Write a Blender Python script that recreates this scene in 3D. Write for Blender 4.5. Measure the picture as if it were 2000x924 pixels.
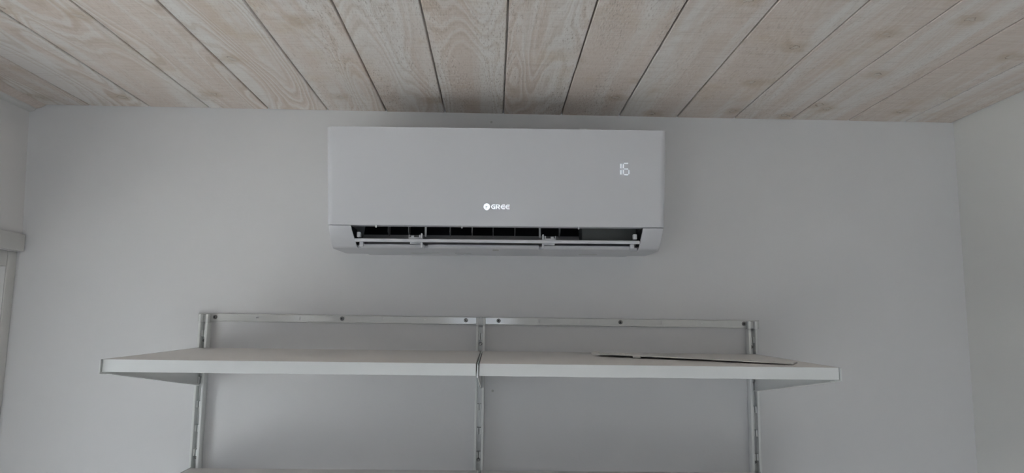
import bpy, bmesh, math, random
from mathutils import Vector, Matrix

scene = bpy.context.scene
for o in list(bpy.data.objects):
    bpy.data.objects.remove(o, do_unlink=True)
COL = scene.collection
EYE = 1.85                      # camera height above the floor (m); every z below is relative to eye level unless noted

# ------------------------------------------------------------------ camera
F_PX = 1370.956
YAW, PITCH, ROLL = 0.0243, 0.1286, 0.0127
cam_data = bpy.data.cameras.new('camera')
cam_data.sensor_width = 36.0
cam_data.lens = F_PX / 2000.0 * 36.0
cam_data.clip_start = 0.02
cam = bpy.data.objects.new('camera', cam_data)
COL.objects.link(cam)
fwd = Vector((math.sin(YAW) * math.cos(PITCH), math.cos(YAW) * math.cos(PITCH), math.sin(PITCH)))
rgt = Vector((math.cos(YAW), -math.sin(YAW), 0))
upv = rgt.cross(fwd)
r2 = rgt * math.cos(ROLL) + upv * math.sin(ROLL)
u2 = upv * math.cos(ROLL) - rgt * math.sin(ROLL)
m = Matrix(((r2.x, u2.x, -fwd.x, 0.0297), (r2.y, u2.y, -fwd.y, -1.6458), (r2.z, u2.z, -fwd.z, EYE), (0, 0, 0, 1)))
cam.matrix_world = m
scene.camera = cam

# ------------------------------------------------------------------ world and light: overcast daylight through window and glazed door
world = bpy.data.worlds.new('overcast_sky')
scene.world = world
world.use_nodes = True
bg = world.node_tree.nodes['Background']
bg.inputs[0].default_value = (0.825, 0.875, 1.0, 1)
bg.inputs[1].default_value = 4.0
scene.view_settings.view_transform = 'Standard'
scene.view_settings.look = 'None'
scene.view_settings.gamma = 1.0
scene.view_settings.use_curve_mapping = False
scene.view_settings.exposure = -0.27

sun_data = bpy.data.lights.new('sun', 'SUN')      # stands behind the house wall: lights the ground outside, not the room
sun_data.energy = 75.0
sun_data.color = (0.98, 0.97, 1.0)
sun_data.angle = 0.01
sun = bpy.data.objects.new('sun', sun_data)
COL.objects.link(sun)
sun.location = (2, 6, 8)
sun.rotation_euler = Vector((-0.18, -0.80, -0.75)).to_track_quat('-Z', 'Y').to_euler()

# room limits
XR, HC, YB, ZF = 1.150, 0.5115, -3.4, -EYE
WIN_Y0, WIN_Y1, WIN_Z0, WIN_Z1 = -0.030, -1.04, -0.95, 0.122
GL_Y0 = -0.44                   # glass starts here; an added board shuts out light next to the corner
TD_Y0, TD_Y1 = -2.28, -3.15           # unseen glazed door added in the left wall for fill light
DG_X0, DG_X1, DG_Z0, DG_Z1 = -0.27, 0.15, -1.55, 0.20      # glass of the rear door


def portal(name, loc, rot, sx, sy):
    l = bpy.data.lights.new(name, 'AREA')
    l.shape = 'RECTANGLE'
    l.size, l.size_y = sx, sy
    l.cycles.is_portal = True
    o = bpy.data.objects.new(name, l)
    COL.objects.link(o)
    o.location = loc
    o.rotation_euler = rot
    return o


portal('window_daylight', (-1.30, (GL_Y0 + WIN_Y1) / 2, EYE + (WIN_Z0 + WIN_Z1) / 2), (0, math.radians(-90), 0),
       WIN_Z1 - WIN_Z0, GL_Y0 - WIN_Y1)
portal('door_daylight', ((DG_X0 + DG_X1) / 2, YB - 0.15, EYE + (DG_Z0 + DG_Z1) / 2), (math.radians(90), 0, 0),
       DG_X1 - DG_X0, DG_Z1 - DG_Z0)

portal('fill_door_daylight', (-1.30, (TD_Y0 + TD_Y1) / 2, EYE + (ZF + WIN_Z1) / 2), (0, math.radians(-90), 0),  # portal of the added fill door
       WIN_Z1 - ZF, TD_Y0 - TD_Y1)


# ------------------------------------------------------------------ materials
def new_mat(name):
    mt = bpy.data.materials.new(name)
    mt.use_nodes = True
    nt = mt.node_tree
    return mt, nt, nt.nodes['Principled BSDF']


def N(nt, t, **kw):
    n = nt.nodes.new(t)
    for k, v in kw.items():
        setattr(n, k, v)
    return n


def math_n(nt, op, a, b=None, c=None, clamp=False):
    n = nt.nodes.new('ShaderNodeMath')
    n.operation = op
    n.use_clamp = clamp
    for i, v in enumerate((a, b, c)):
        if v is None:
            continue
        if isinstance(v, (int, float)):
            n.inputs[i].default_value = v
        else:
            nt.links.new(v, n.inputs[i])
    return n.outputs[0]


def maprange(nt, v, a, b, c=0.0, d=1.0, smooth=True):
    n = nt.nodes.new('ShaderNodeMapRange')
    n.interpolation_type = 'SMOOTHSTEP' if smooth else 'LINEAR'
    nt.links.new(v, n.inputs[0])
    for i, x in enumerate((a, b, c, d)):
        n.inputs[i + 1].default_value = x
    return n.outputs[0]


def mixc(nt, fac, a, b):
    n = nt.nodes.new('ShaderNodeMix')
    n.data_type = 'RGBA'
    if isinstance(fac, (int, float)):
        n.inputs[0].default_value = fac
    else:
        nt.links.new(fac, n.inputs[0])
    for i, v in ((6, a), (7, b)):
        if isinstance(v, tuple):
            n.inputs[i].default_value = v + (1,)
        else:
            nt.links.new(v, n.inputs[i])
    return n.outputs[2]


def noise(nt, vec, scale, detail=3, rough=0.5, dist=0.0):
    n = nt.nodes.new('ShaderNodeTexNoise')
    n.inputs['Scale'].default_value = scale
    n.inputs['Detail'].default_value = detail
    n.inputs['Roughness'].default_value = rough
    n.inputs['Distortion'].default_value = dist
    nt.links.new(vec, n.inputs['Vector'])
    return n.outputs[0]


def vscale(nt, vec, s):
    n = nt.nodes.new('ShaderNodeVectorMath')
    n.operation = 'MULTIPLY'
    nt.links.new(vec, n.inputs[0])
    n.inputs[1].default_value = s
    return n.outputs[0]


def bump(nt, h, strength, dist, b):
    n = nt.nodes.new('ShaderNodeBump')
    n.inputs['Strength'].default_value = strength
    n.inputs['Distance'].default_value = dist
    nt.links.new(h, n.inputs['Height'])
    nt.links.new(n.outputs[0], b.inputs['Normal'])
    return n


def plaster(name, col, bscale=180, strength=0.13):
    mt, nt, b = new_mat(name)
    tc = N(nt, 'ShaderNodeTexCoord').outputs['Object']
    v = noise(nt, tc, 3.0, 4)
    c = mixc(nt, maprange(nt, v, 0.3, 0.7), tuple(x * 0.975 for x in col), col)
    nt.links.new(c, b.inputs['Base Color'])
    b.inputs['Roughness'].default_value = 0.65
    h = noise(nt, tc, bscale, 4, 0.6)
    h2 = noise(nt, tc, 9, 3, 0.5)
    bump(nt, math_n(nt, 'ADD', h, math_n(nt, 'MULTIPLY', h2, 3.0)), strength, 0.002, b)
    return mt


def paint(name, col, rough=0.35, coat=0.0, var=0.03, metallic=0.0, emit=None):
    mt, nt, b = new_mat(name)
    tc = N(nt, 'ShaderNodeTexCoord').outputs['Object']
    v = noise(nt, tc, 14.0, 4)
    c = mixc(nt, v, tuple(x * (1 - var) for x in col), tuple(min(1, x * (1 + var)) for x in col))
    nt.links.new(c, b.inputs['Base Color'])
    b.inputs['Roughness'].default_value = rough
    b.inputs['Metallic'].default_value = metallic
    b.inputs['Coat Weight'].default_value = coat
    if emit:
        b.inputs['Emission Color'].default_value = emit[0] + (1,)
        b.inputs['Emission Strength'].default_value = emit[1]
    return mt


def wood_ceiling():
    mt, nt, b = new_mat('whitewashed_rough_sawn_spruce')
    L = nt.links.new
    tc = N(nt, 'ShaderNodeTexCoord').outputs['Object']
    rnd = N(nt, 'ShaderNodeObjectInfo').outputs['Random']
    comb = N(nt, 'ShaderNodeCombineXYZ')
    L(math_n(nt, 'MULTIPLY', rnd, 37.0), comb.inputs[0])
    L(math_n(nt, 'MULTIPLY', rnd, 91.0), comb.inputs[1])
    L(math_n(nt, 'MULTIPLY', rnd, 17.0), comb.inputs[2])
    add = N(nt, 'ShaderNodeVectorMath', operation='ADD')
    L(tc, add.inputs[0])
    L(comb.outputs[0], add.inputs[1])
    P = add.outputs[0]
    sx = N(nt, 'ShaderNodeSeparateXYZ')
    L(tc, sx.inputs[0])
    lx = sx.outputs[0]
    oc = N(nt, 'ShaderNodeSeparateColor')
    L(N(nt, 'ShaderNodeObjectInfo').outputs['Color'], oc.inputs[0])
    k_ring, k_fuzz, k_pale = oc.outputs[0], oc.outputs[1], oc.outputs[2]
    # growth rings cut lengthwise: a height field stretched along the board; its contour lines are the cathedral grain
    warp = noise(nt, vscale(nt, P, (8.5, 1.25, 1)), 1.0, 1.5, 0.4, 0.15)
    warp2 = noise(nt, vscale(nt, P, (40.0, 9.0, 1)), 1.0, 2, 0.5)
    field = math_n(nt, 'ADD', warp, math_n(nt, 'MULTIPLY', warp2, 0.035))
    ph = math_n(nt, 'MULTIPLY', field, 150.0)
    ring = maprange(nt, math_n(nt, 'SINE', ph), 0.15, 1.0)
    ringd = maprange(nt, math_n(nt, 'SINE', math_n(nt, 'ADD', ph, 2.4)), 0.35, 1.0)
    # contours are only legible where the field is flat enough, near its ridges
    zone = maprange(nt, math_n(nt, 'ABSOLUTE', math_n(nt, 'SUBTRACT', warp, 0.55)), 0.16, 0.06)
    zone = math_n(nt, 'MULTIPLY', zone, k_ring)
    ringz = math_n(nt, 'MULTIPLY', ring, zone)
    ringdz = math_n(nt, 'MULTIPLY', ringd, zone)
    # broad pale / warm streaks
    streak = noise(nt, vscale(nt, P, (15.0, 0.9, 1)), 1.0, 4, 0.55, 0.25)
    streak = math_n(nt, 'ADD', streak, math_n(nt, 'MULTIPLY', math_n(nt, 'SUBTRACT', k_pale, 0.5), 0.16))
    pale = maprange(nt, streak, 0.44, 0.62)
    patch = maprange(nt, noise(nt, vscale(nt, P, (8.0, 7.0, 1)), 1.0, 3, 0.6), 0.52, 0.78)
    warm = (0.725, 0.630, 0.570)
    wash = (0.850, 0.825, 0.800)
    tan = (0.640, 0.520, 0.400)
    c = mixc(nt, math_n(nt, 'MULTIPLY', pale, 0.68), warm, wash)
    c = mixc(nt, math_n(nt, 'MULTIPLY', patch, 0.60), c, tan)
    c = mixc(nt, math_n(nt, 'MULTIPLY', ringz, 0.62), c, (0.900, 0.880, 0.850))
    c = mixc(nt, math_n(nt, 'MULTIPLY', ringdz, 0.45), c, (0.500, 0.405, 0.310))
    # saw fuzz: short raised fibres along the board, faint saw marks across it
    fib = noise(nt, vscale(nt, P, (330, 75, 1)), 1.0, 3, 0.65)
    saw = noise(nt, vscale(nt, P, (14, 300, 1)), 1.0, 3, 0.6)
    fz = maprange(nt, noise(nt, vscale(nt, P, (16, 2.5, 1)), 1.0, 2), 0.38, 0.62, 0.35, 1.0)
    fz = math_n(nt, 'MULTIPLY', fz, k_fuzz)
    c = mixc(nt, math_n(nt, 'MULTIPLY', maprange(nt, fib, 0.53, 0.70, 0, 0.80), fz), c, (0.400, 0.325, 0.275))
    c = mixc(nt, math_n(nt, 'MULTIPLY', maprange(nt, fib, 0.47, 0.30, 0, 0.75), fz), c, (0.86, 0.835, 0.80))
    c = mixc(nt, maprange(nt, saw, 0.50, 0.70, 0, 0.20), c, (0.40, 0.335, 0.29))
    c = mixc(nt, maprange(nt, saw, 0.47, 0.30, 0, 0.24), c, (0.84, 0.81, 0.77))
    # knots with a thin dark rim and a stained surround
    vor = N(nt, 'ShaderNodeTexVoronoi')
    vor.feature = 'F1'
    vor.voronoi_dimensions = '2D'
    vor.inputs['Scale'].default_value = 1.0
    wv = N(nt, 'ShaderNodeVectorMath', operation='ADD')
    L(vscale(nt, P, (6.2, 6.2, 0.0)), wv.inputs[0])
    L(math_n(nt, 'MULTIPLY', noise(nt, vscale(nt, P, (70, 70, 1)), 1.0, 3), 0.20), wv.inputs[1])
    L(wv.outputs[0], vor.inputs['Vector'])
    sepc = N(nt, 'ShaderNodeSeparateColor')
    L(vor.outputs['Color'], sepc.inputs[0])
    pick = maprange(nt, sepc.outputs[0], 0.64, 0.68)
    d = vor.outputs['Distance']
    core = math_n(nt, 'MULTIPLY', maprange(nt, d, 0.045, 0.030), pick)
    rim = math_n(nt, 'MULTIPLY', math_n(nt, 'SUBTRACT', maprange(nt, d, 0.060, 0.052), maprange(nt, d, 0.050, 0.040)), pick)
    halo = math_n(nt, 'MULTIPLY', maprange(nt, d, 0.24, 0.03), pick)
    c = mixc(nt, math_n(nt, 'MULTIPLY', halo, 0.50), c, (0.500, 0.385, 0.275))
    c = mixc(nt, math_n(nt, 'MULTIPLY', core, 0.5), c, (0.66, 0.62, 0.58))
    part = maprange(nt, noise(nt, vscale(nt, P, (38, 38, 1)), 1.0, 1), 0.42, 0.56)
    c = mixc(nt, math_n(nt, 'MULTIPLY', math_n(nt, 'MULTIPLY', rim, part), 0.70), c, (0.24, 0.18, 0.14))
    L(c, b.inputs['Base Color'])
    b.inputs['Roughness'].default_value = 0.8
    b.inputs['Specular IOR Level'].default_value = 0.2
    h = math_n(nt, 'ADD', math_n(nt, 'MULTIPLY', math_n(nt, 'MULTIPLY', fib, fz), 1.2), math_n(nt, 'MULTIPLY', saw, 0.4))
    h = math_n(nt, 'ADD', h, math_n(nt, 'MULTIPLY', ringz, 0.3))
    bump(nt, h, 0.6, 0.0012, b)
    return mt


M_WALL = plaster('white_wall_paint', (0.795, 0.79, 0.80))
M_WALL_R = plaster('white_wall_paint_brushed', (0.83, 0.825, 0.80))
M_WALL_L = plaster('warm_white_wall_paint', (0.87, 0.85, 0.84))
M_WOOD = wood_ceiling()
M_CASE = plaster('aged_white_painted_board', (0.74, 0.725, 0.70), 60, 0.5)
M_FLOOR = paint('pale_wood_floor', (0.80, 0.79, 0.78), 0.5, 0, 0.12)
M_GROUND = paint('pale_gravel', (0.55, 0.55, 0.53), 0.9, 0, 0.15)
M_AC = paint('white_gloss_plastic', (0.735, 0.74, 0.775), 0.32, 0.0, 0.006)
M_AC2 = paint('white_satin_plastic', (0.78, 0.79, 0.81), 0.42, 0.0, 0.01)
M_ACIN = paint('light_grey_plastic', (0.60, 0.60, 0.62), 0.5, 0.0, 0.02)
M_DUCT = paint('grey_duct_plastic', (0.62, 0.60, 0.62), 0.5, 0.0, 0.05)
M_FAN = paint('black_plastic', (0.012, 0.012, 0.014), 0.45, 0.0, 0.05)
M_MOTOR = paint('dark_grey_plastic', (0.075, 0.08, 0.08), 0.6, 0.0, 0.05)
M_VANE = paint('grey_vane_plastic', (0.30, 0.30, 0.31), 0.5)
M_STEEL = paint('white_powder_coated_steel', (0.84, 0.85, 0.84), 0.30, 0.25, 0.01)
M_RAIL = paint('white_gloss_enamel', (0.70, 0.705, 0.69), 0.30, 1.0, 0.01)
M_RAIL.node_tree.nodes['Principled BSDF'].inputs['Coat IOR'].default_value = 1.9
M_RAIL.node_tree.nodes['Principled BSDF'].inputs['Coat Roughness'].default_value = 0.10
M_SHELF = paint('white_foil_board', (0.88, 0.845, 0.81), 0.42, 0.0, 0.012)
M_EDGE = paint('white_edge_band', (0.83, 0.845, 0.845), 0.40, 0.0, 0.012)
M_SCREW = paint('zinc_screw_metal', (0.26, 0.26, 0.25), 0.35, 0.0, 0.2, 0.9)
M_DARK = paint('dark_recess', (0.03, 0.03, 0.03), 0.7)
M_CHROME = paint('chrome_lettering', (0.95, 0.95, 0.95), 0.18, 0.0, 0.0, 1.0)
M_LED = paint('white_led_segment', (0.5, 0.55, 0.6), 0.5, 0, 0, 0, ((0.82, 0.91, 1.0), 0.62))
M_STICK = paint('pale_grey_print', (0.56, 0.565, 0.55), 0.5)
M_FLAPW = paint('ivory_plastic', (0.86, 0.835, 0.80), 0.45, 0.0, 0.01)


def glass_mat():
    mt, nt, b = new_mat('window_glass')
    out = nt.nodes['Material Output']
    nt.nodes.remove(b)
    tr = N(nt, 'ShaderNodeBsdfTransparent')
    tr.inputs[0].default_value = (0.93, 0.95, 0.94, 1)
    gl = N(nt, 'ShaderNodeBsdfGlossy')
    gl.inputs['Roughness'].default_value = 0.02
    mx = N(nt, 'ShaderNodeMixShader')
    mx.inputs[0].default_value = 0.06
    nt.links.new(tr.outputs[0], mx.inputs[1])
    nt.links.new(gl.outputs[0], mx.inputs[2])
    nt.links.new(mx.outputs[0], out.inputs[0])
    return mt


M_GLASS = glass_mat()


# ------------------------------------------------------------------ mesh helpers
def box(bm, x0, x1, y0, y1, z0, z1, bevel=0.0, seg=2):
    vs = [bm.verts.new((x, y, z)) for x in (x0, x1) for y in (y0, y1) for z in (z0, z1)]
    fs = [(0, 1, 3, 2), (4, 6, 7, 5), (0, 4, 5, 1), (2, 3, 7, 6), (0, 2, 6, 4), (1, 5, 7, 3)]
    faces = [bm.faces.new([vs[i] for i in f]) for f in fs]
    if bevel > 0:
        es = list({e for f in faces for e in f.edges})
        bmesh.ops.bevel(bm, geom=es, offset=bevel, segments=seg, affect='EDGES', profile=0.5)


def prism(bm, poly, axis, a, b):
    """extrude a polygon; axis 'x': poly is (y,z), 'y': (x,z), 'z': (x,y)"""
    def P(p, t):
        return {'x': (t, p[0], p[1]), 'y': (p[0], t, p[1]), 'z': (p[0], p[1], t)}[axis]
    A = [bm.verts.new(P(p, a)) for p in poly]
    B = [bm.verts.new(P(p, b)) for p in poly]
    n = len(poly)
    bm.faces.new(A)
    bm.faces.new(B[::-1])
    for i in range(n):
        bm.faces.new((A[i], B[i], B[(i + 1) % n], A[(i + 1) % n]))


def cyl(bm, c, r, axis, a, b, n=20, r2=None):
    """closed cylinder / cone between a and b along axis, centre c in the other two coordinates"""
    r2 = r if r2 is None else r2
    A, B = [], []
    for i in range(n):
        t = 2 * math.pi * i / n
        for lst, rr, h in ((A, r, a), (B, r2, b)):
            u, v = c[0] + rr * math.cos(t), c[1] + rr * math.sin(t)
            lst.append(bm.verts.new({'x': (h, u, v), 'y': (u, h, v), 'z': (u, v, h)}[axis]))
    bm.faces.new(A)
    bm.faces.new(B[::-1])
    for i in range(n):
        bm.faces.new((A[i], B[i], B[(i + 1) % n], A[(i + 1) % n]))


def obj(name, bm, mat, parent=None, smooth=None):
    bmesh.ops.recalc_face_normals(bm, faces=bm.faces[:])
    me = bpy.data.meshes.new(name)
    bm.to_mesh(me)
    bm.free()
    me.materials.append(mat)
    if smooth:
        for p in me.polygons:
            p.use_smooth = True
        try:
            me.set_sharp_from_angle(angle=math.radians(smooth))
        except Exception:
            pass
    o = bpy.data.objects.new(name, me)
    COL.objects.link(o)
    if parent:
        o.parent = parent
    return o


def mk(name, mat, parent, *boxes, bevel=0.0):
    bm = bmesh.new()
    for b in boxes:
        box(bm, *b, bevel=bevel)
    return obj(name, bm, mat, parent, 40 if bevel else None)


def tag(o, label, cat, group=None):
    o['label'] = label
    o['category'] = cat
    if group:
        o['group'] = group
    return o


def struct(o, label, cat):
    o['kind'] = 'structure'
    o['label'] = label
    o['category'] = cat
    return o


def thing(name, loc, label, cat, group=None):
    o = bpy.data.objects.new(name, None)
    o.empty_display_size = 0.05
    COL.objects.link(o)
    o.location = loc
    return tag(o, label, cat, group)


# ------------------------------------------------------------------ room shell
E_ = EYE


def room_box(name, mat, *bxs):
    bm = bmesh.new()
    for b in bxs:
        box(bm, b[0], b[1], b[2], b[3], b[4] + E_, b[5] + E_)
    return obj(name, bm, mat)


wall_back = struct(room_box('wall_back', M_WALL, (-1.30, XR + 0.2, 0.0, 0.15, ZF, HC + 0.06)),
                   'plain white back wall carrying the air conditioner and shelves', 'wall')
for hx, hz in ((0.0165, 0.4905), (0.0298, -0.1455)):
    bm = bmesh.new()
    cyl(bm, (hx, hz + E_), 0.0028, 'y', -0.0006, 0.0, 10)
    obj('plug_hole', bm, M_STICK, wall_back)

struct(room_box('wall_right', M_WALL_R, (XR, XR + 0.2, YB - 0.2, 0.0, ZF, HC + 0.06)),
       'plain white side wall on the right', 'wall')

# left wall: slightly out of plumb above the lintel, opening for the window below it
bm = bmesh.new()
prism(bm, [(-1.0665, 0.1585 + E_), (-1.0825, HC + 0.002 + E_), (-1.0825, HC + 0.06 + E_), (-1.29, HC + 0.06 + E_), (-1.29, 0.1585 + E_)], 'y', 0.0, YB - 0.2)
box(bm, -1.29, -1.0785, 0.0, TD_Y0, ZF + E_, WIN_Z0 + E_)
box(bm, -1.29, -1.0785, WIN_Y1, TD_Y0, WIN_Z0 + E_, 0.1585 + E_)
box(bm, -1.29, -1.0785, TD_Y1, YB - 0.2, ZF + E_, 0.1585 + E_)
box(bm, -1.29, -1.0785, 0.0, WIN_Y0, WIN_Z0 + E_, 0.1585 + E_)
struct(obj('wall_left', bm, M_WALL_L), 'off-white side wall above the wooden lintel on the left', 'wall')

# rear wall with a door opening
DX0, DX1, DZ1 = -0.46, 0.37, 0.30
struct(room_box('wall_rear', M_WALL, (-1.29, DX0, YB - 0.2, YB, ZF, HC + 0.06), (DX1, XR, YB - 0.2, YB, ZF, HC + 0.06),
                (DX0, DX1, YB - 0.2, YB, DZ1, HC + 0.06)), 'plain white wall behind the viewer', 'wall')
struct(room_box('floor', M_FLOOR, (-1.29, XR + 0.2, YB - 0.2, 0.15, ZF - 0.1, ZF)), 'pale wooden floor below the picture', 'floor')
struct(room_box('ground', M_GROUND, (-9.0, -1.45, -12, 6, ZF - 0.4, ZF - 0.3), (-1.45, 9, -12, YB - 0.4, ZF - 0.4, ZF - 0.3)),
       'pale gravel ground outside the window', 'ground')

# ceiling: a backing deck with one board object after the other
ceiling = struct(room_box('ceiling', M_DARK, (-1.29, XR + 0.2, YB - 0.2, 0.15, HC + 0.0215, HC + 0.06)),
                 'whitewashed rough-sawn wooden plank ceiling', 'ceiling')
PW, PX0 = 0.1407, -0.9401
rng = random.Random(7)


def plank_mesh(w, length):
    bm = bmesh.new()
    g = 0.0017
    prof = [(-w / 2 + g, 0.0013), (-w / 2 + g + 0.0012, 0.0), (w / 2 - g - 0.0012, 0.0), (w / 2 - g, 0.0013), (w / 2 - g, 0.008),
            (w / 2 + g - 0.0004, 0.0085), (w / 2 + g - 0.0004, 0.014), (w / 2 - g, 0.0145), (w / 2 - g, 0.021), (-w / 2 + g, 0.021)]
    prism(bm, prof, 'y', 0.0, -length)
    bmesh.ops.recalc_face_normals(bm, faces=bm.faces[:])
    me = bpy.data.meshes.new('plank')
    bm.to_mesh(me)
    bm.free()
    me.materials.append(M_WOOD)
    return me


full = plank_mesh(PW, -YB - 0.002)
lastw = XR - 0.002 - (PX0 + 14 * PW)
last = plank_mesh(lastw, -YB - 0.002)
for i in range(-1, 15):
    me = full if i < 14 else last
    w = PW if i < 14 else lastw
    o = bpy.data.objects.new('plank', me)
    COL.objects.link(o)
    o.parent = ceiling
    # grain strength, saw fuzz, paleness of this board
    o.color = ((0.72, 0.4, 0.5) if i < 4 else (0.55, 0.85, 0.5) if i < 9 else (0.22, 0.5, 0.55))[:3] + (1,)
    o.location = (PX0 + i * PW + w / 2, -0.001, HC + E_ + rng.uniform(0, 0.0006))

# white strip closing the ceiling along the left wall, with a brownish strip standing in for the shadow beside the boards
bm = bmesh.new()
prism(bm, [(-1.0824, 0.4930 + E_), (-1.074, 0.4940 + E_), (-1.067, 0.4975 + E_), (-1.0640, 0.5030 + E_), (-1.0640, 0.5110 + E_), (-1.0824, 0.5110 + E_)],
      'y', -0.0015, YB + 0.002)
struct(obj('trim_1', bm, M_CASE, None, 30), 'narrow white cornice strip between the ceiling and the left wall', 'trim')
bm = bmesh.new()
prism(bm, [(-1.0638, 0.5015 + E_), (-1.0540, 0.5040 + E_), (-1.0460, 0.5085 + E_), (-1.0425, 0.5112 + E_), (-1.0638, 0.5112 + E_)], 'y', -0.0015, YB + 0.002)
struct(obj('shade_strip', bm, M_WOOD, None, 30), 'thin brownish strip in place of the shadow beside the white cornice strip on the left', 'trim').color = (0.1, 0.3, 0.0, 1)

# window in the left wall, near the corner
w1 = thing('window_1', (-1.0785, (WIN_Y0 + WIN_Y1) / 2, WIN_Z0 + E_), 'old white window casing with a head board at the left picture edge', 'window')
w1['kind'] = 'structure'
ox, oy, oz = w1.location


def wp(name, mat, x0, x1, y0, y1, z0, z1, bevel=0.0015):
    return mk(name, mat, w1, (x0 - ox, x1 - ox, y0 - oy, y1 - oy, z0 + E_ - oz, z1 + E_ - oz), bevel=bevel)


wp('lintel_board', M_CASE, -1.0664, -1.0575, WIN_Y1 - 0.1, -0.0045, 0.1590, 0.1985)
wp('side_casing', M_CASE, -1.0784, -1.0745, -0.0290, -0.0006, WIN_Z0, 0.1580)
wp('side_casing', M_CASE, -1.0784, -1.0660, WIN_Y1 - 0.08, WIN_Y1 + 0.001, WIN_Z0, 0.1580)
wp('head_board', M_CASE, -1.25, -1.0765, WIN_Y1 + 0.002, -0.0295, 0.1225, 0.1580)
wp('sill_board', M_CASE, -1.26, -1.04, WIN_Y1 - 0.1, -0.004, WIN_Z0 - 0.03, WIN_Z0 - 0.0005)
fx0, fx1 = -1.255, -1.205
wp('light_block_board', M_CASE, -1.235, -1.215, GL_Y0 + 0.001, WIN_Y0 - 0.001, WIN_Z0, 0.122)  # unseen, added to keep window light off the wall near the corner
wp('frame_side', M_CASE, fx0, fx1, GL_Y0 - 0.055, GL_Y0, WIN_Z0, 0.122)
wp('frame_side', M_CASE, fx0, fx1, WIN_Y1 + 0.001, WIN_Y1 + 0.055, WIN_Z0, 0.122)
wp('frame_top', M_CASE, fx0, fx1, WIN_Y1 + 0.056, GL_Y0 - 0.056, 0.067, 0.122)
wp('frame_bottom', M_CASE, fx0, fx1, WIN_Y1 + 0.056, GL_Y0 - 0.056, WIN_Z0, WIN_Z0 + 0.06)
ym = (GL_Y0 + WIN_Y1) / 2
wp('mullion', M_CASE, fx0, fx1, ym - 0.03, ym + 0.03, WIN_Z0 + 0.061, 0.066)
for ya, yb in ((WIN_Y1 + 0.056, ym - 0.031), (ym + 0.031, GL_Y0 - 0.056)):
    wp('glazing_bar', M_CASE, fx0 + 0.01, fx1 - 0.01, ya, yb, -0.455, -0.43)
    for za, zb in ((WIN_Z0 + 0.061, -0.456), (-0.429, 0.066)):
        wp('glass_pane', M_GLASS, -1.2315, -1.2285, ya, yb, za, zb, 0)

# glazed door added in the left wall behind the camera, for even fill light
d2 = thing('fill_door', (-1.29, (TD_Y0 + TD_Y1) / 2, 0), 'unseen white glazed door added behind the viewer for fill light', 'door')
d2['kind'] = 'structure'


def tp(name, mat, y0, y1, z0, z1, x0=-1.26, x1=-1.20, bevel=0.0015):
    l = d2.location
    return mk(name, mat, d2, (x0 - l.x, x1 - l.x, y0 - l.y, y1 - l.y, z0 + E_ - l.z, z1 + E_ - l.z), bevel=bevel)


tp('door_frame', M_CASE, TD_Y1 + 0.001, TD_Y1 + 0.07, ZF + 0.001, 0.157)
tp('door_frame', M_CASE, TD_Y0 - 0.07, TD_Y0 - 0.001, ZF + 0.001, 0.157)
tp('door_frame', M_CASE, TD_Y1 + 0.071, TD_Y0 - 0.071, 0.08, 0.157)
tp('door_rail', M_CASE, TD_Y1 + 0.071, TD_Y0 - 0.071, ZF + 0.001, ZF + 0.15)
tym = (TD_Y0 + TD_Y1) / 2
tp('door_stile', M_CASE, tym - 0.05, tym + 0.05, ZF + 0.151, 0.079)
tp('glass_pane', M_GLASS, TD_Y1 + 0.071, tym - 0.051, ZF + 0.151, 0.079, -1.232, -1.228, 0)
tp('glass_pane', M_GLASS, tym + 0.051, TD_Y0 - 0.071, ZF + 0.151, 0.079, -1.232, -1.228, 0)

# glazed door in the rear wall
d1 = thing('door_1', ((DX0 + DX1) / 2, YB, 0), 'white door with a narrow glass light behind the viewer', 'door')
d1['kind'] = 'structure'


def dp(name, mat, x0, x1, y0, y1, z0, z1, bevel=0.0015):
    l = d1.location
    return mk(name, mat, d1, (x0 - l.x, x1 - l.x, y0 - l.y, y1 - l.y, z0 + E_ - l.z, z1 + E_ - l.z), bevel=bevel)


dp('door_frame', M_CASE, DX0 + 0.001, DX0 + 0.035, YB - 0.12, YB + 0.015, ZF + 0.001, DZ1 - 0.001)
dp('door_frame', M_CASE, DX1 - 0.035, DX1 - 0.001, YB - 0.12, YB + 0.015, ZF + 0.001, DZ1 - 0.001)
dp('door_frame', M_CASE, DX0 + 0.036, DX1 - 0.036, YB - 0.12, YB + 0.015, DZ1 - 0.036, DZ1 - 0.001)
dp('door_stile', M_AC2, DX0 + 0.037, DG_X0, YB - 0.08, YB - 0.035, ZF + 0.008, DZ1 - 0.038)
dp('door_stile', M_AC2, DG_X1, DX1 - 0.037, YB - 0.08, YB - 0.035, ZF + 0.008, DZ1 - 0.038)
dp('door_rail', M_AC2, DG_X0 + 0.0005, DG_X1 - 0.0005, YB - 0.08, YB - 0.035, DG_Z1, DZ1 - 0.038)
dp('door_rail', M_AC2, DG_X0 + 0.0005, DG_X1 - 0.0005, YB - 0.08, YB - 0.035, ZF + 0.008, DG_Z0)
dp('glass_pane', M_GLASS, DG_X0 + 0.0005, DG_X1 - 0.0005, YB - 0.060, YB - 0.056, DG_Z0 + 0.0005, DG_Z1 - 0.0005, 0)

# ------------------------------------------------------------------ air conditioner (local: x centred, y=0 at the wall, z=0 at its underside)
ac = thing('air_conditioner', (0.0335, -0.0005, 0.1665 + E_), 'white wall-mounted split air conditioner with open outlet and lit 16 display', 'air conditioner')
ac.rotation_euler = (0, -0.0068, 0)
# chassis behind the front panel
bm = bmesh.new()
box(bm, -0.350, 0.350, -0.164, 0.0, 0.150, 0.2475, 0.006, 2)
obj('chassis', bm, M_AC2, ac, 40)
mk('mounting_back', M_AC2, ac, (-0.348, 0.348, -0.030, 0.0, 0.010, 0.1495))
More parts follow.
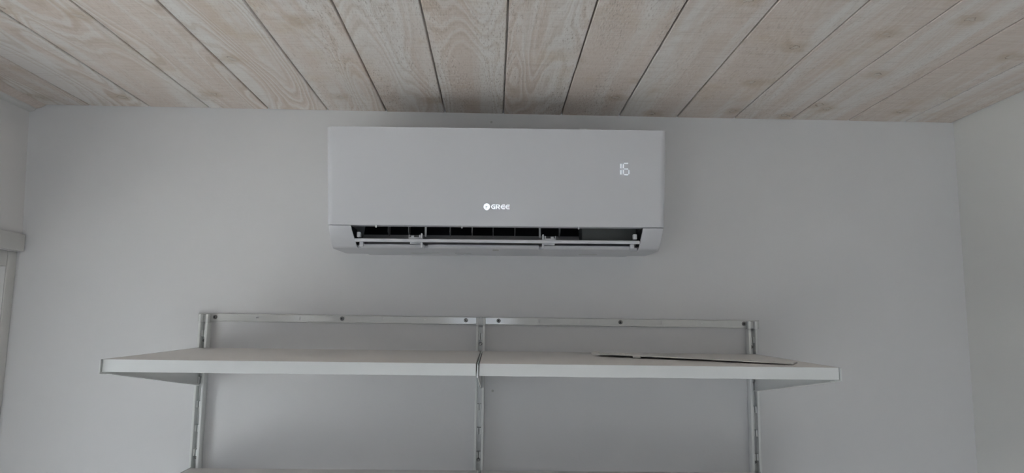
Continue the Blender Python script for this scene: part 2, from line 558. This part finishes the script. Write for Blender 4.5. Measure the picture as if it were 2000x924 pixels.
# front panel with rounded side edges
bm = bmesh.new()
hw, y0, y1, z0, z1 = 0.3575, -0.190, -0.165, 0.0435, 0.2508
pts = []
R_ = 0.013
for k in range(7):
    a = math.pi / 2 * k / 6
    pts.append((hw - R_ + R_ * math.sin(a), y0 + R_ - R_ * math.cos(a)))
right = pts + [(hw, y1)]
outline = right + [(-x, y) for x, y in reversed(right)]
prism(bm, outline, 'z', z0, z1)
es = [e for e in bm.edges if abs(e.verts[0].co.z - e.verts[1].co.z) < 1e-6 and max(e.verts[0].co.y, e.verts[1].co.y) < y1 - 1e-4]
bmesh.ops.bevel(bm, geom=es, offset=0.0015, segments=2, affect='EDGES', profile=0.5)
for v in bm.verts:
    t = (v.co.z - z0) / (z1 - z0)
    v.co.x *= 0.9915 + 0.0175 * t
    if v.co.y < -0.170:
        v.co.y -= 0.012 * t - 0.001
panel = obj('front_panel', bm, M_AC, ac, 35)
# side covers behind the panel
for s in (-1, 1):
    xa, xb = sorted((s * 0.3545, s * 0.3505))
    mk('side_cover', M_AC2, ac, (xa, xb, -0.1645, 0.0, 0.044, 0.2480), bevel=0.001)

# lower cheeks left and right of the air outlet
for s, xt, xl in ((-1, 0.3050, 0.2975), (1, 0.3080, 0.3050)):
    bm = bmesh.new()
    prof = [(-0.1870, 0.0420), (-0.1830, 0.0330), (-0.1520, 0.0040), (-0.1440, 0.0005), (-0.1340, -0.0005), (-0.004, 0.0015), (-0.0305, 0.0420)]
    prof = [(-0.1870, 0.0420), (-0.1845, 0.0340), (-0.1530, 0.0035), (-0.1450, 0.0002), (-0.1340, -0.0005), (0.0, 0.0020), (0.0, 0.0085), (-0.0320, 0.0095), (-0.0320, 0.0420)]
    A = [bm.verts.new((s * 0.3515, y, z)) for y, z in prof]
    B = [bm.verts.new((s * (xl + (xt - xl) * max(0, z) / 0.042), y, z)) for y, z in prof]
    n = len(prof)
    bm.faces.new(A)
    bm.faces.new(B[::-1])
    for i in range(n):
        bm.faces.new((A[i], B[i], B[(i + 1) % n], A[(i + 1) % n]))
    es = [e for e in bm.edges if all(abs(abs(v.co.x) - 0.3515) < 1e-5 and v.co.y < -0.05 for v in e.verts)]
    bmesh.ops.bevel(bm, geom=es, offset=0.004, segments=2, affect='EDGES', profile=0.5)
    cheek = obj('outlet_cheek', bm, M_AC, ac, 40)
    bm = bmesh.new()          # black plates added to make the cheeks dark inside the outlet
    prof = [(-0.1840, 0.0418), (-0.1815, 0.0340), (-0.1510, 0.0062), (-0.1400, 0.0066), (-0.1200, 0.0150), (-0.1200, 0.0418)]
    A = [bm.verts.new((s * (xl + (xt - xl) * z / 0.042 - 0.0002), y, z)) for y, z in prof]
    B = [bm.verts.new((s * (xl + (xt - xl) * z / 0.042 - 0.0009), y, z)) for y, z in prof]
    n = len(prof)
    bm.faces.new(A)
    bm.faces.new(B[::-1])
    for i in range(n):
        bm.faces.new((A[i], B[i], B[(i + 1) % n], A[(i + 1) % n]))
    obj('outlet_black_plate', bm, M_FAN, cheek)

# underside plate with its lip broken by the hinge notches and pivot recesses
bm = bmesh.new()
box(bm, -0.2974, 0.3046, -0.1385, 0.0, -0.0004, 0.0060, 0.0008, 1)
bottom = obj('bottom_plate', bm, M_AC, ac, 40)
notches = [(-0.1545, -0.1465), (0.0905, 0.0995)]
spans = [(-0.2880, -0.1548), (-0.1462, 0.0902), (0.0998, 0.2850)]
for a, b_ in spans:
    bm = bmesh.new()
    prism(bm, [(-0.1540, 0.0075), (-0.1552, 0.0055), (-0.1500, 0.0010), (-0.1440, -0.0004), (-0.1387, -0.0005), (-0.1387, 0.0055), (-0.1480, 0.0078)], 'x', a, b_)
    obj('outlet_lip', bm, M_AC, bottom, 50)
mk('printed_label', M_STICK, bottom, (-0.0085, 0.0045, -0.1385, -0.1120, -0.0009, -0.00045))
mk('drain_slot', M_STICK, bottom, (0.188, 0.230, -0.052, -0.046, -0.0009, -0.00045))
mk('drain_slot', M_STICK, bottom, (-0.094, -0.058, -0.052, -0.044, -0.0009, -0.00045))
mk('drain_slot', M_STICK, bottom, (-0.195, -0.130, -0.054, -0.050, -0.0009, -0.00045))

# inner air duct (lower scroll wall, upper tongue, ends) and cross-flow fan
def sheet(name, path, x0, x1, th, mat):
    bm = bmesh.new()
    off = [(y + 0.0, z - th) for y, z in path]
    prism(bm, path + off[::-1], 'x', x0, x1)
    return obj(name, bm, mat, ac, 40)


duct = [(-0.1375, 0.0075), (-0.118, 0.0125), (-0.098, 0.022), (-0.080, 0.037), (-0.066, 0.057), (-0.056, 0.082), (-0.052, 0.110), (-0.052, 0.149)]
bm = bmesh.new()
front, back = duct[:4], duct[3:]  # one duct wall coloured pale then black, painting the light fading inwards
prism(bm, front + [(y + 0.003, z - 0.0012) for y, z in front][::-1], 'x', -0.2970, 0.3045)
obj('duct_lit_front', bm, M_DUCT, ac, 50)
bm = bmesh.new()
prism(bm, back + [(y + 0.003, z - 0.0004) for y, z in back][::-1], 'x', -0.2970, 0.3045)
obj('duct_shaded_back', bm, M_FAN, ac, 50)
bm = bmesh.new()
prism(bm, [(-0.1645, 0.0440), (-0.1500, 0.0475), (-0.1300, 0.0640), (-0.1300, 0.1490), (-0.1645, 0.1490)], 'x', -0.3040, 0.3070)
obj('duct_roof', bm, M_FAN, ac)
bm = bmesh.new()
cyl(bm, (-0.0925, 0.1010), 0.0270, 'x', -0.29, 0.19, 24)
for k in range(18):
    t = 2 * math.pi * k / 18
    c, s_ = math.cos(t), math.sin(t)
    cx, cz = -0.0925 + 0.0295 * c, 0.1010 + 0.0295 * s_
    p = [(cx + 0.0045 * (c * a - s_ * q * 0.25), cz + 0.0045 * (s_ * a + c * q * 0.25)) for a, q in ((-1, -1), (1, -1), (1, 1), (-1, 1))]
    prism(bm, p, 'x', -0.288, 0.188)
obj('fan_roller', bm, M_FAN, ac)
mk('motor_cover', M_MOTOR, ac, (0.1850, 0.3035, -0.136, -0.070, 0.0205, 0.148), bevel=0.002)

# swing vanes and two guard ribs in the outlet
for x in (-0.236, -0.192, -0.102, -0.054, -0.008, 0.040, 0.138):
    bm = bmesh.new()
    prism(bm, [(-0.129, 0.038), (-0.112, 0.030), (-0.096, 0.036), (-0.096, 0.070), (-0.129, 0.075)], 'x', x - 0.0007, x + 0.0007)
    obj('swing_vane', bm, M_VANE, ac)
for x in (-0.1535, 0.0935):
    bm = bmesh.new()
    box(bm, x - 0.0022, x + 0.0022, -0.1400, -0.1320, 0.0260, 0.0665, 0.0012, 2)
    obj('guard_rib', bm, M_ACIN, ac, 40)
for x in (-0.2525, -0.0735, 0.1720):
    mk('panel_catch', M_ACIN, panel, (x - 0.0016, x + 0.0016, -0.1880, -0.1840, 0.0385, 0.0434), bevel=0.0005)
for x, h in ((-0.300, 0.0022), (0.1825, 0.0040)):
    mk('top_clip', M_AC2, panel, (x - 0.0075, x + 0.0075, -0.1950, -0.1700, 0.2509, 0.2509 + h), bevel=0.001)

# horizontal flap, seen nearly edge on, with hinges and end pivots
bm = bmesh.new()
sl = 0.118
prism(bm, [(-0.1735, 0.0150), (-0.1748, 0.0175), (-0.1738, 0.0212), (-0.1705, 0.0225), (-0.1400, 0.0225 + 0.031 * sl), (-0.1400, 0.0195 + 0.031 * sl), (-0.1660, 0.0152)],
      'x', -0.2985, 0.3030)
flap = obj('louver_flap', bm, M_AC, ac, 50)
flap.location.z = -0.0048
for s, x in ((-1, -0.1720), (1, 0.1115)):
    bm = bmesh.new()
    e = x - s * 0.0130      # end next to the guard rib
    box(bm, x - 0.015, x + 0.015, -0.166, -0.156, 0.0228, 0.0262, 0.0008, 1)
    box(bm, e - 0.0018, e + 0.0018, -0.168, -0.156, 0.0228, 0.0345, 0.0008, 1)
    box(bm, e + s * 0.0042 - 0.0015, e + s * 0.0042 + 0.0015, -0.166, -0.158, 0.0228, 0.0315, 0.0008, 1)
    nb = x + s * 0.0065
    cyl(bm, (-0.161, 0.0275), 0.0032, 'x', nb - 0.003, nb + 0.003, 12)
    box(bm, x + s * 0.0135 - 0.0008, x + s * 0.0135 + 0.0008, -0.166, -0.158, 0.0228, 0.0315, 0.0003, 1)
    obj('flap_hinge', bm, M_AC, flap, 40)
    bm = bmesh.new()
    box(bm, e - 0.0022, e + 0.0022, -0.166, -0.158, 0.0040, 0.0158, 0.0008, 1)
    box(bm, x - 0.012, x + 0.012, -0.164, -0.160, 0.0125, 0.0158, 0.0008, 1)
    obj('hinge_foot', bm, M_AC, flap, 40)
for s, x in ((-1, -0.2920), (1, 0.2955)):
    bm = bmesh.new()
    box(bm, x - 0.0042, x + 0.0042, -0.166, -0.154, 0.0255, 0.0370, 0.0015, 2)
    obj('flap_pivot', bm, M_AC, flap, 40)
    xx = x - s * 0.006
    bm = bmesh.new()
    box(bm, xx - 0.0042, xx + 0.0042, -0.164, -0.152, 0.0060, 0.0160, 0.0015, 2)
    obj('flap_pivot', bm, M_AC, flap, 40)

# temperature display: 16 in lit segments
def seg(bm, cx, cz, w, h):
    yf = -0.1890 - 0.012 * (cz - 0.0435) / 0.2073      # panel face at this height
    box(bm, cx - w / 2, cx + w / 2, yf - 0.0008, yf + 0.0008, cz - h / 2, cz + h / 2)


PXM = 1 / 941.0
dx0, dz0 = 0.3027 - 0.0335, 0.3353 - 0.1665 - 0.0018


def dpx(x, y):
    return dx0 + (x - 1219.7) * PXM, dz0 - (y - 331.7) * PXM


bm = bmesh.new()
for y in (326.0, 338.5):
    seg(bm, *dpx(1212.0, y), 2.6 * PXM, 8.6 * PXM)
obj('display_digit', bm, M_LED, panel)
bm = bmesh.new()
for y in (320.3, 331.7, 343.2):
    seg(bm, *dpx(1222.8, y), 7.8 * PXM, 2.0 * PXM)
for x, y in ((1217.3, 326), (1217.3, 337.5), (1228.4, 337.5)):
    seg(bm, *dpx(x, y), 2.0 * PXM, 7.8 * PXM)
obj('display_digit', bm, M_LED, panel)

# chrome emblem and lettering, faces leaning slightly downwards
lx0, lz0 = 0.0051 - 0.0335, 0.2503 - 0.1665
def lean(bm):
    for v in bm.verts:
        if v.co.y < -0.1905:
            v.co.y -= (v.co.z - lz0) * 0.10


bm = bmesh.new()
c0 = (lx0 + 0.0068, lz0)
outl = []
for k in range(28):
    t = 2 * math.pi * k / 28 + math.pi / 2
    r = 0.0068
    dd = abs(((t - 1.5 * math.pi + math.pi) % (2 * math.pi)) - math.pi)
    if dd < 0.25:
        r = 0.0074
    outl.append((c0[0] + r * math.cos(t), c0[1] + r * math.sin(t)))
prism(bm, outl, 'y', -0.1895, -0.1925)
lean(bm)
em = obj('emblem', bm, M_CHROME, panel)
bm = bmesh.new()
box(bm, c0[0] - 0.0024, c0[0] - 0.0012, -0.1933, -0.1921, c0[1] - 0.0040, c0[1] + 0.0016)
box(bm, c0[0] - 0.0012, c0[0] + 0.0020, -0.1933, -0.1921, c0[1] - 0.0004, c0[1] + 0.0006)
obj('emblem_mark', bm, M_AC2, em)


def stroke_letter(name, polys, x, w, h):
    bm = bmesh.new()
    for p in polys:
        prism(bm, [(x + a * w, lz0 - h / 2 + b * h) for a, b in p], 'y', -0.1895, -0.1925)
    lean(bm)
    return obj(name, bm, M_CHROME, panel)


def rect(a, b, c, d):
    return [(a, c), (b, c), (b, d), (a, d)]


def arc_e():
    # rounded E: three bars on a curved back
    back = [(0.42, 1.0), (0.16, 0.86), (0.0, 0.62), (0.0, 0.38), (0.16, 0.14), (0.42, 0.0), (0.42, 0.2), (0.30, 0.30), (0.25, 0.44), (0.25, 0.56), (0.30, 0.70), (0.42, 0.8)]
    return [back, rect(0.42, 1.0, 0.8, 1.0), rect(0.24, 0.94, 0.40, 0.60), rect(0.42, 1.0, 0.0, 0.2)]


def arc_g():
    back = [(0.42, 1.0), (0.16, 0.86), (0.0, 0.62), (0.0, 0.38), (0.16, 0.14), (0.42, 0.0), (0.42, 0.2), (0.30, 0.30), (0.25, 0.44), (0.25, 0.56), (0.30, 0.70), (0.42, 0.8)]
    return [back, rect(0.42, 1.0, 0.8, 1.0), rect(0.42, 1.0, 0.0, 0.2), rect(0.76, 1.0, 0.2, 0.55), rect(0.5, 0.76, 0.38, 0.55)]


def arc_r():
    bowl = [(0.25, 1.0), (0.72, 1.0), (0.94, 0.88), (0.98, 0.70), (0.92, 0.50), (0.72, 0.38), (0.25, 0.38), (0.25, 0.56), (0.62, 0.56), (0.72, 0.69), (0.62, 0.82), (0.25, 0.82)]
    return [rect(0.0, 0.25, 0.0, 1.0), bowl, [(0.45, 0.38), (0.72, 0.38), (1.02, 0.0), (0.74, 0.0)]]


LH = 0.0094
for name, f, x in (('letter', arc_g, 0.0160), ('letter', arc_r, 0.0258), ('letter', arc_e, 0.0362), ('letter', arc_e, 0.0462)):
    stroke_letter(name, f(), lx0 + x, 0.0086, LH)

# ------------------------------------------------------------------ shelving: rails
def holed_strip(bm, x0, x1, z0, z1, y_front, y_back, holes):
    """flat strip with real through holes; holes = (x, z, rx, rz)"""
    n = 14
    loops = [[(x0, z0), (x1, z0), (x1, z1), (x0, z1)]]
    for hx, hz, rx, rz in holes:
        loops.append([(hx + rx * math.cos(2 * math.pi * k / n), hz + rz * math.sin(2 * math.pi * k / n)) for k in range(n)])
    for y, flip in ((y_front, False), (y_back, True)):
        edges = []
        for lp in loops:
            vs = [bm.verts.new((x, y, z)) for x, z in lp]
            edges += [bm.edges.new((vs[i], vs[(i + 1) % len(vs)])) for i in range(len(vs))]
        bmesh.ops.triangle_fill(bm, use_beauty=True, use_dissolve=False, edges=edges)
    bm.verts.ensure_lookup_table()
    tot = sum(len(l) for l in loops)
    allv = bm.verts[-2 * tot:]
    base = 0
    for lp in loops:
        k = len(lp)
        for i in range(k):
            a, b_ = allv[base + i], allv[base + (i + 1) % k]
            c_, d_ = allv[tot + base + (i + 1) % k], allv[tot + base + i]
            bm.faces.new((a, b_, c_, d_))
        base += k


def screw(parent, x, z, y):
    bm = bmesh.new()
    cyl(bm, (x, z), 0.0049, 'y', y, y - 0.0012, 18)
    cyl(bm, (x, z), 0.0047, 'y', y - 0.0012, y - 0.0030, 18, 0.0032)
    s = obj('screw', bm, M_SCREW, parent, 50)
    bm = bmesh.new()
    cyl(bm, (x - 0.0004, z - 0.0002), 0.0022, 'y', y - 0.00295, y - 0.0033, 6)
    obj('screw_socket', bm, M_DARK, s)
    return s


def rail(xa, xb, label, holes, screws):
    cx = (xa + xb) / 2
    base = 0.0048
    r = thing('suspension_rail', (cx, 0, base + E_), label, 'rail', 'suspension rails')
    h = 0.0182
    bm = bmesh.new()
    holed_strip(bm, xa - cx, xb - cx, 0.0022, h - 0.0022, -0.0066, -0.0054, [(x - cx, z, rx, rz) for x, z, rx, rz in holes])
    obj('rail_web', bm, M_RAIL, r)
    for s, z0 in ((1, h - 0.0022), (-1, 0.0022)):
        bm = bmesh.new()
        # rolled lip turning back to the wall
        prof = [(-0.0066, z0), (-0.0072, z0 + s * 0.0008), (-0.0068, z0 + s * 0.0018), (-0.0055, z0 + s * 0.0024), (-0.0001, z0 + s * 0.0024), (-0.0001, z0 + s * 0.0012), (-0.0054, z0 + s * 0.0010), (-0.0054, z0)]
        prism(bm, prof, 'x', xa - cx, xb - cx)
        obj('rail_lip', bm, M_RAIL, r, 60)
    for x in screws:
        screw(r, x - cx, 0.0100, -0.0068)
    return r


ZH = 0.0100
rail(-0.6485, -0.0012, 'white suspension rail over the left shelf, left of the middle upright',
     [(-0.5129, ZH, 0.0040, 0.0022), (-0.4159, ZH - 0.0006, 0.0017, 0.0038), (-0.2259, ZH + 0.001, 0.0011, 0.0024), (-0.1292, ZH, 0.0036, 0.0010)],
     (-0.6096, -0.3198, -0.0347))
rail(0.0012, 0.6504, 'white suspension rail over the right shelf, right of the middle upright',
     [(0.1350, ZH, 0.0036, 0.0028), (0.2290, ZH, 0.0014, 0.0038), (0.4204, ZH, 0.0014, 0.0036), (0.5165, ZH, 0.0034, 0.0012)],
     (0.0411, 0.3246, 0.6140))

# ------------------------------------------------------------------ uprights
UZ0 = -1.42
SLOT0, PITCHS = -0.0222, 0.0527


def upright_meshes():
    """returns list of (part name, mesh) for one slotted upright; local z=0 is its lower end"""
    out = []
    top = 0.0205 - UZ0
    split = 0.0030 - UZ0
    for s in (-1, 1):
        bm = bmesh.new()
        a, b_ = sorted((s * 0.0050, s * 0.0107))
        box(bm, a, b_, -0.0225, -0.0003, 0.0, split, 0.0010, 2)
        box(bm, a, b_, -0.0225, -0.0092, split, top, 0.0010, 2)
        out.append(('side_flange', bm, M_STEEL))
    # recessed web between the slots, narrow slot left open in the middle
    slots = []
    z = SLOT0
    while z > UZ0 + 0.05:
        slots.append(z - UZ0)
        z -= PITCHS
    bm = bmesh.new()
    hi = split - 0.004
    sh = 0.0080
    for zc in slots:
        box(bm, -0.0050, 0.0050, -0.0062, -0.0048, zc + sh, hi)
        for s in (-1, 1):
            a, b_ = sorted((s * 0.0012, s * 0.0050))
            box(bm, a, b_, -0.0062, -0.0048, zc - sh, zc + sh)
        hi = zc - sh
    box(bm, -0.0050, 0.0050, -0.0062, -0.0048, 0.0, hi)
    box(bm, -0.0050, 0.0050, -0.0105, -0.0093, split + 0.0015, top - 0.001)
    out.append(('web', bm, M_STEEL))
    for zc in slots:
        for s in (-1, 1):
            bm = bmesh.new()
            a, b_ = sorted((s * 0.0012, s * 0.0048))
            box(bm, a, b_, -0.0178, -0.0063, zc - sh + 0.0008, zc + sh - 0.0008, 0.0004, 1)
            out.append(('slot_tab', bm, M_STEEL))
    for zc in (-0.0385, -0.2975):
        bm = bmesh.new()
        cyl(bm, (0, zc - UZ0), 0.0042, 'y', -0.0063, -0.0110, 14, 0.0030)
        out.append(('screw', bm, M_SCREW))
    return out


proto = None
for x, lab in ((-0.6300, 'slotted white upright at the left end of the shelves'), (0.0, 'slotted white upright in the middle, behind the joint of the shelves'),
               (0.6300, 'slotted white upright at the right end of the shelves')):
    up = thing('wall_upright', (x, 0, UZ0 + E_), lab, 'upright', 'slotted wall uprights')
    if proto is None:
        proto = up
        for nm, bm, mt in upright_meshes():
            obj(nm, bm, mt, up, 40)
    else:
        for ch in list(proto.children):
            c = ch.copy()
            COL.objects.link(c)
            c.parent = up

# ------------------------------------------------------------------ shelves
def shelf(xa, xb, zback, label):
    cx = (xa + xb) / 2
    th, dep = 0.0212, 0.390
    o = thing('shelf', (cx, -0.0300, zback - th + E_), label, 'shelf', 'white shelf boards')
    o.rotation_euler = (0.0205, 0, 0)       # boards sag forward a little
    w = xb - xa
    mk('board', M_SHELF, o, (-w / 2, w / 2, -dep + 0.0012, 0.0, 0.0, th), bevel=0.0006)
    bm = bmesh.new()
    box(bm, -w / 2, w / 2, -dep, -dep + 0.0011, 0.0, th, 0.0004, 1)
    obj('edge_band', bm, M_EDGE, o, 40)
    return o


SB = -0.0545
LB = -0.3165
shelf(-0.6326, 0.0004, SB, 'empty white shelf at the upper left, below the left rail')
shelf(0.0064, 0.6312, SB, 'white upper shelf at the right with the loose plastic strip on it')
shelf(-0.6326, 0.0004, LB, 'lower left white shelf cut off by the bottom picture edge')
shelf(0.0064, 0.6312, LB, 'lower right white shelf cut off by the bottom picture edge')


def bracket(x, zb, side, label):
    """side: -1 left end (flange turned right), +1 right end (flange turned left), 0 middle"""
    o = thing('shelf_bracket', (x, -0.012, zb - 0.0840 + E_), label, 'bracket', 'white shelf brackets')
    dz = 0.0840
    t = 0.0009
    # y relative to the empty at -0.012, z relative to bracket foot
    top_b, top_f = dz + 0.0006, dz - 0.0205 * 0.392 - 0.0003
    poly = [(-0.0115, top_b), (-0.4110, top_f), (-0.4122, top_f - 0.0010), (-0.4122, top_f - 0.0232), (-0.4085, top_f - 0.0243), (-0.3900, top_f - 0.0262), (-0.0115, 0.0)]
    bm = bmesh.new()
    prism(bm, poly, 'x', -t, t)
    obj('bracket_web', bm, M_STEEL, o)
    # hooks into the upright
    for z0 in (0.010, 0.060):
        mk('hook', M_STEEL, o, (-t, t, -0.0115, 0.0, z0, z0 + 0.012))
    if side:
        # shelf rests on a flange turned inwards along the lower edge
        bm = bmesh.new()
        a, b_ = (t, 0.0095) if side < 0 else (-0.0095, -t)
        p = [(-0.3900, top_f - 0.0262), (-0.0140, 0.0002), (-0.0140, 0.0014), (-0.3900, top_f - 0.0250)]
        prism(bm, p, 'x', a, b_)
        obj('lower_flange', bm, M_STEEL, o)
        a, b_ = (t, 0.014) if side < 0 else (-0.014, -t)
        mk('rest_tab', M_STEEL, o, (a, b_, -0.285, -0.262, top_f - 0.0240, top_f - 0.0230))
        mk('rest_tab', M_STEEL, o, (a, b_, -0.085, -0.062, top_b - 0.0250, top_b - 0.0240))
    return o


for zb, wd in ((SB, 'upper'), (LB, 'lower')):
    bracket(-0.6345, zb, -1, f'tapered white steel bracket under the left end of the {wd} shelves')
    bracket(0.0034, zb, 0, f'white steel bracket in the joint between the two {wd} shelves')
    bracket(0.6332, zb, 1, f'tapered white steel bracket under the right end of the {wd} shelves')

# ------------------------------------------------------------------ loose plastic strip lying on the right shelf
A = Vector((0.232, -0.182))
B = Vector((0.569, -0.378))
L_ = (B - A).length
ang = math.atan2(B.y - A.y, B.x - A.x)
strip = thing('plastic_strip', (A.x, A.y, -0.0545 + 0.0205 * (A.y + 0.03) + 0.0004 + E_), 'loose long thin ivory plastic strip lying askew on the right shelf', 'strip')
strip.rotation_euler = (0, math.asin(0.0205 * (B.y - A.y) / L_) * -1.0, ang)
bm = bmesh.new()
W_ = 0.062
ns = 10
n_l = 24
rows = []
for j in range(n_l + 1):
    t = j / n_l
    lift = 0.0036 * (1 - t) ** 0.8 + 0.0012
    topr, botr = [], []
    for i in range(ns + 1):
        s = i / ns
        # long edges curl: near edge floats, far edge rests
        z = lift * (1 - s) ** 1.5 + 0.0016 * math.sin(math.pi * s) + 0.0205 * 0.85 * s * W_
        topr.append(bm.verts.new((t * L_, s * W_, z + 0.0022)))
        botr.append(bm.verts.new((t * L_, s * W_, z)))
    rows.append((topr, botr))
for j in range(n_l):
    a, b_ = rows[j], rows[j + 1]
    for i in range(ns):
        bm.faces.new((a[0][i], b_[0][i], b_[0][i + 1], a[0][i + 1]))
        bm.faces.new((a[1][i + 1], b_[1][i + 1], b_[1][i], a[1][i]))
    bm.faces.new((a[0][0], a[1][0], b_[1][0], b_[0][0]))
    bm.faces.new((a[0][ns], b_[0][ns], b_[1][ns], a[1][ns]))
for q in (0, n_l):
    r = rows[q]
    for i in range(ns):
        bm.faces.new((r[0][i], r[0][i + 1], r[1][i + 1], r[1][i]))
obj('strip_body', bm, M_FLAPW, strip, 40)
mk('end_clip', M_FLAPW, strip, (-0.003, 0.008, 0.012, 0.028, 0.0062, 0.0098), bevel=0.0008)
mk('clip', M_FLAPW, strip, (0.090, 0.106, -0.0030, 0.0020, 0.0004, 0.0056), bevel=0.0008)
mk('clip', M_FLAPW, strip, (0.052, 0.066, 0.020, 0.026, 0.0060, 0.0084), bevel=0.0005)
mk('clip', M_FLAPW, strip, (0.292, 0.312, 0.030, 0.034, 0.0040, 0.0060), bevel=0.0004)
mk('clip', M_FLAPW, strip, (0.336, 0.346, 0.004, 0.008, 0.0030, 0.0050), bevel=0.0004)
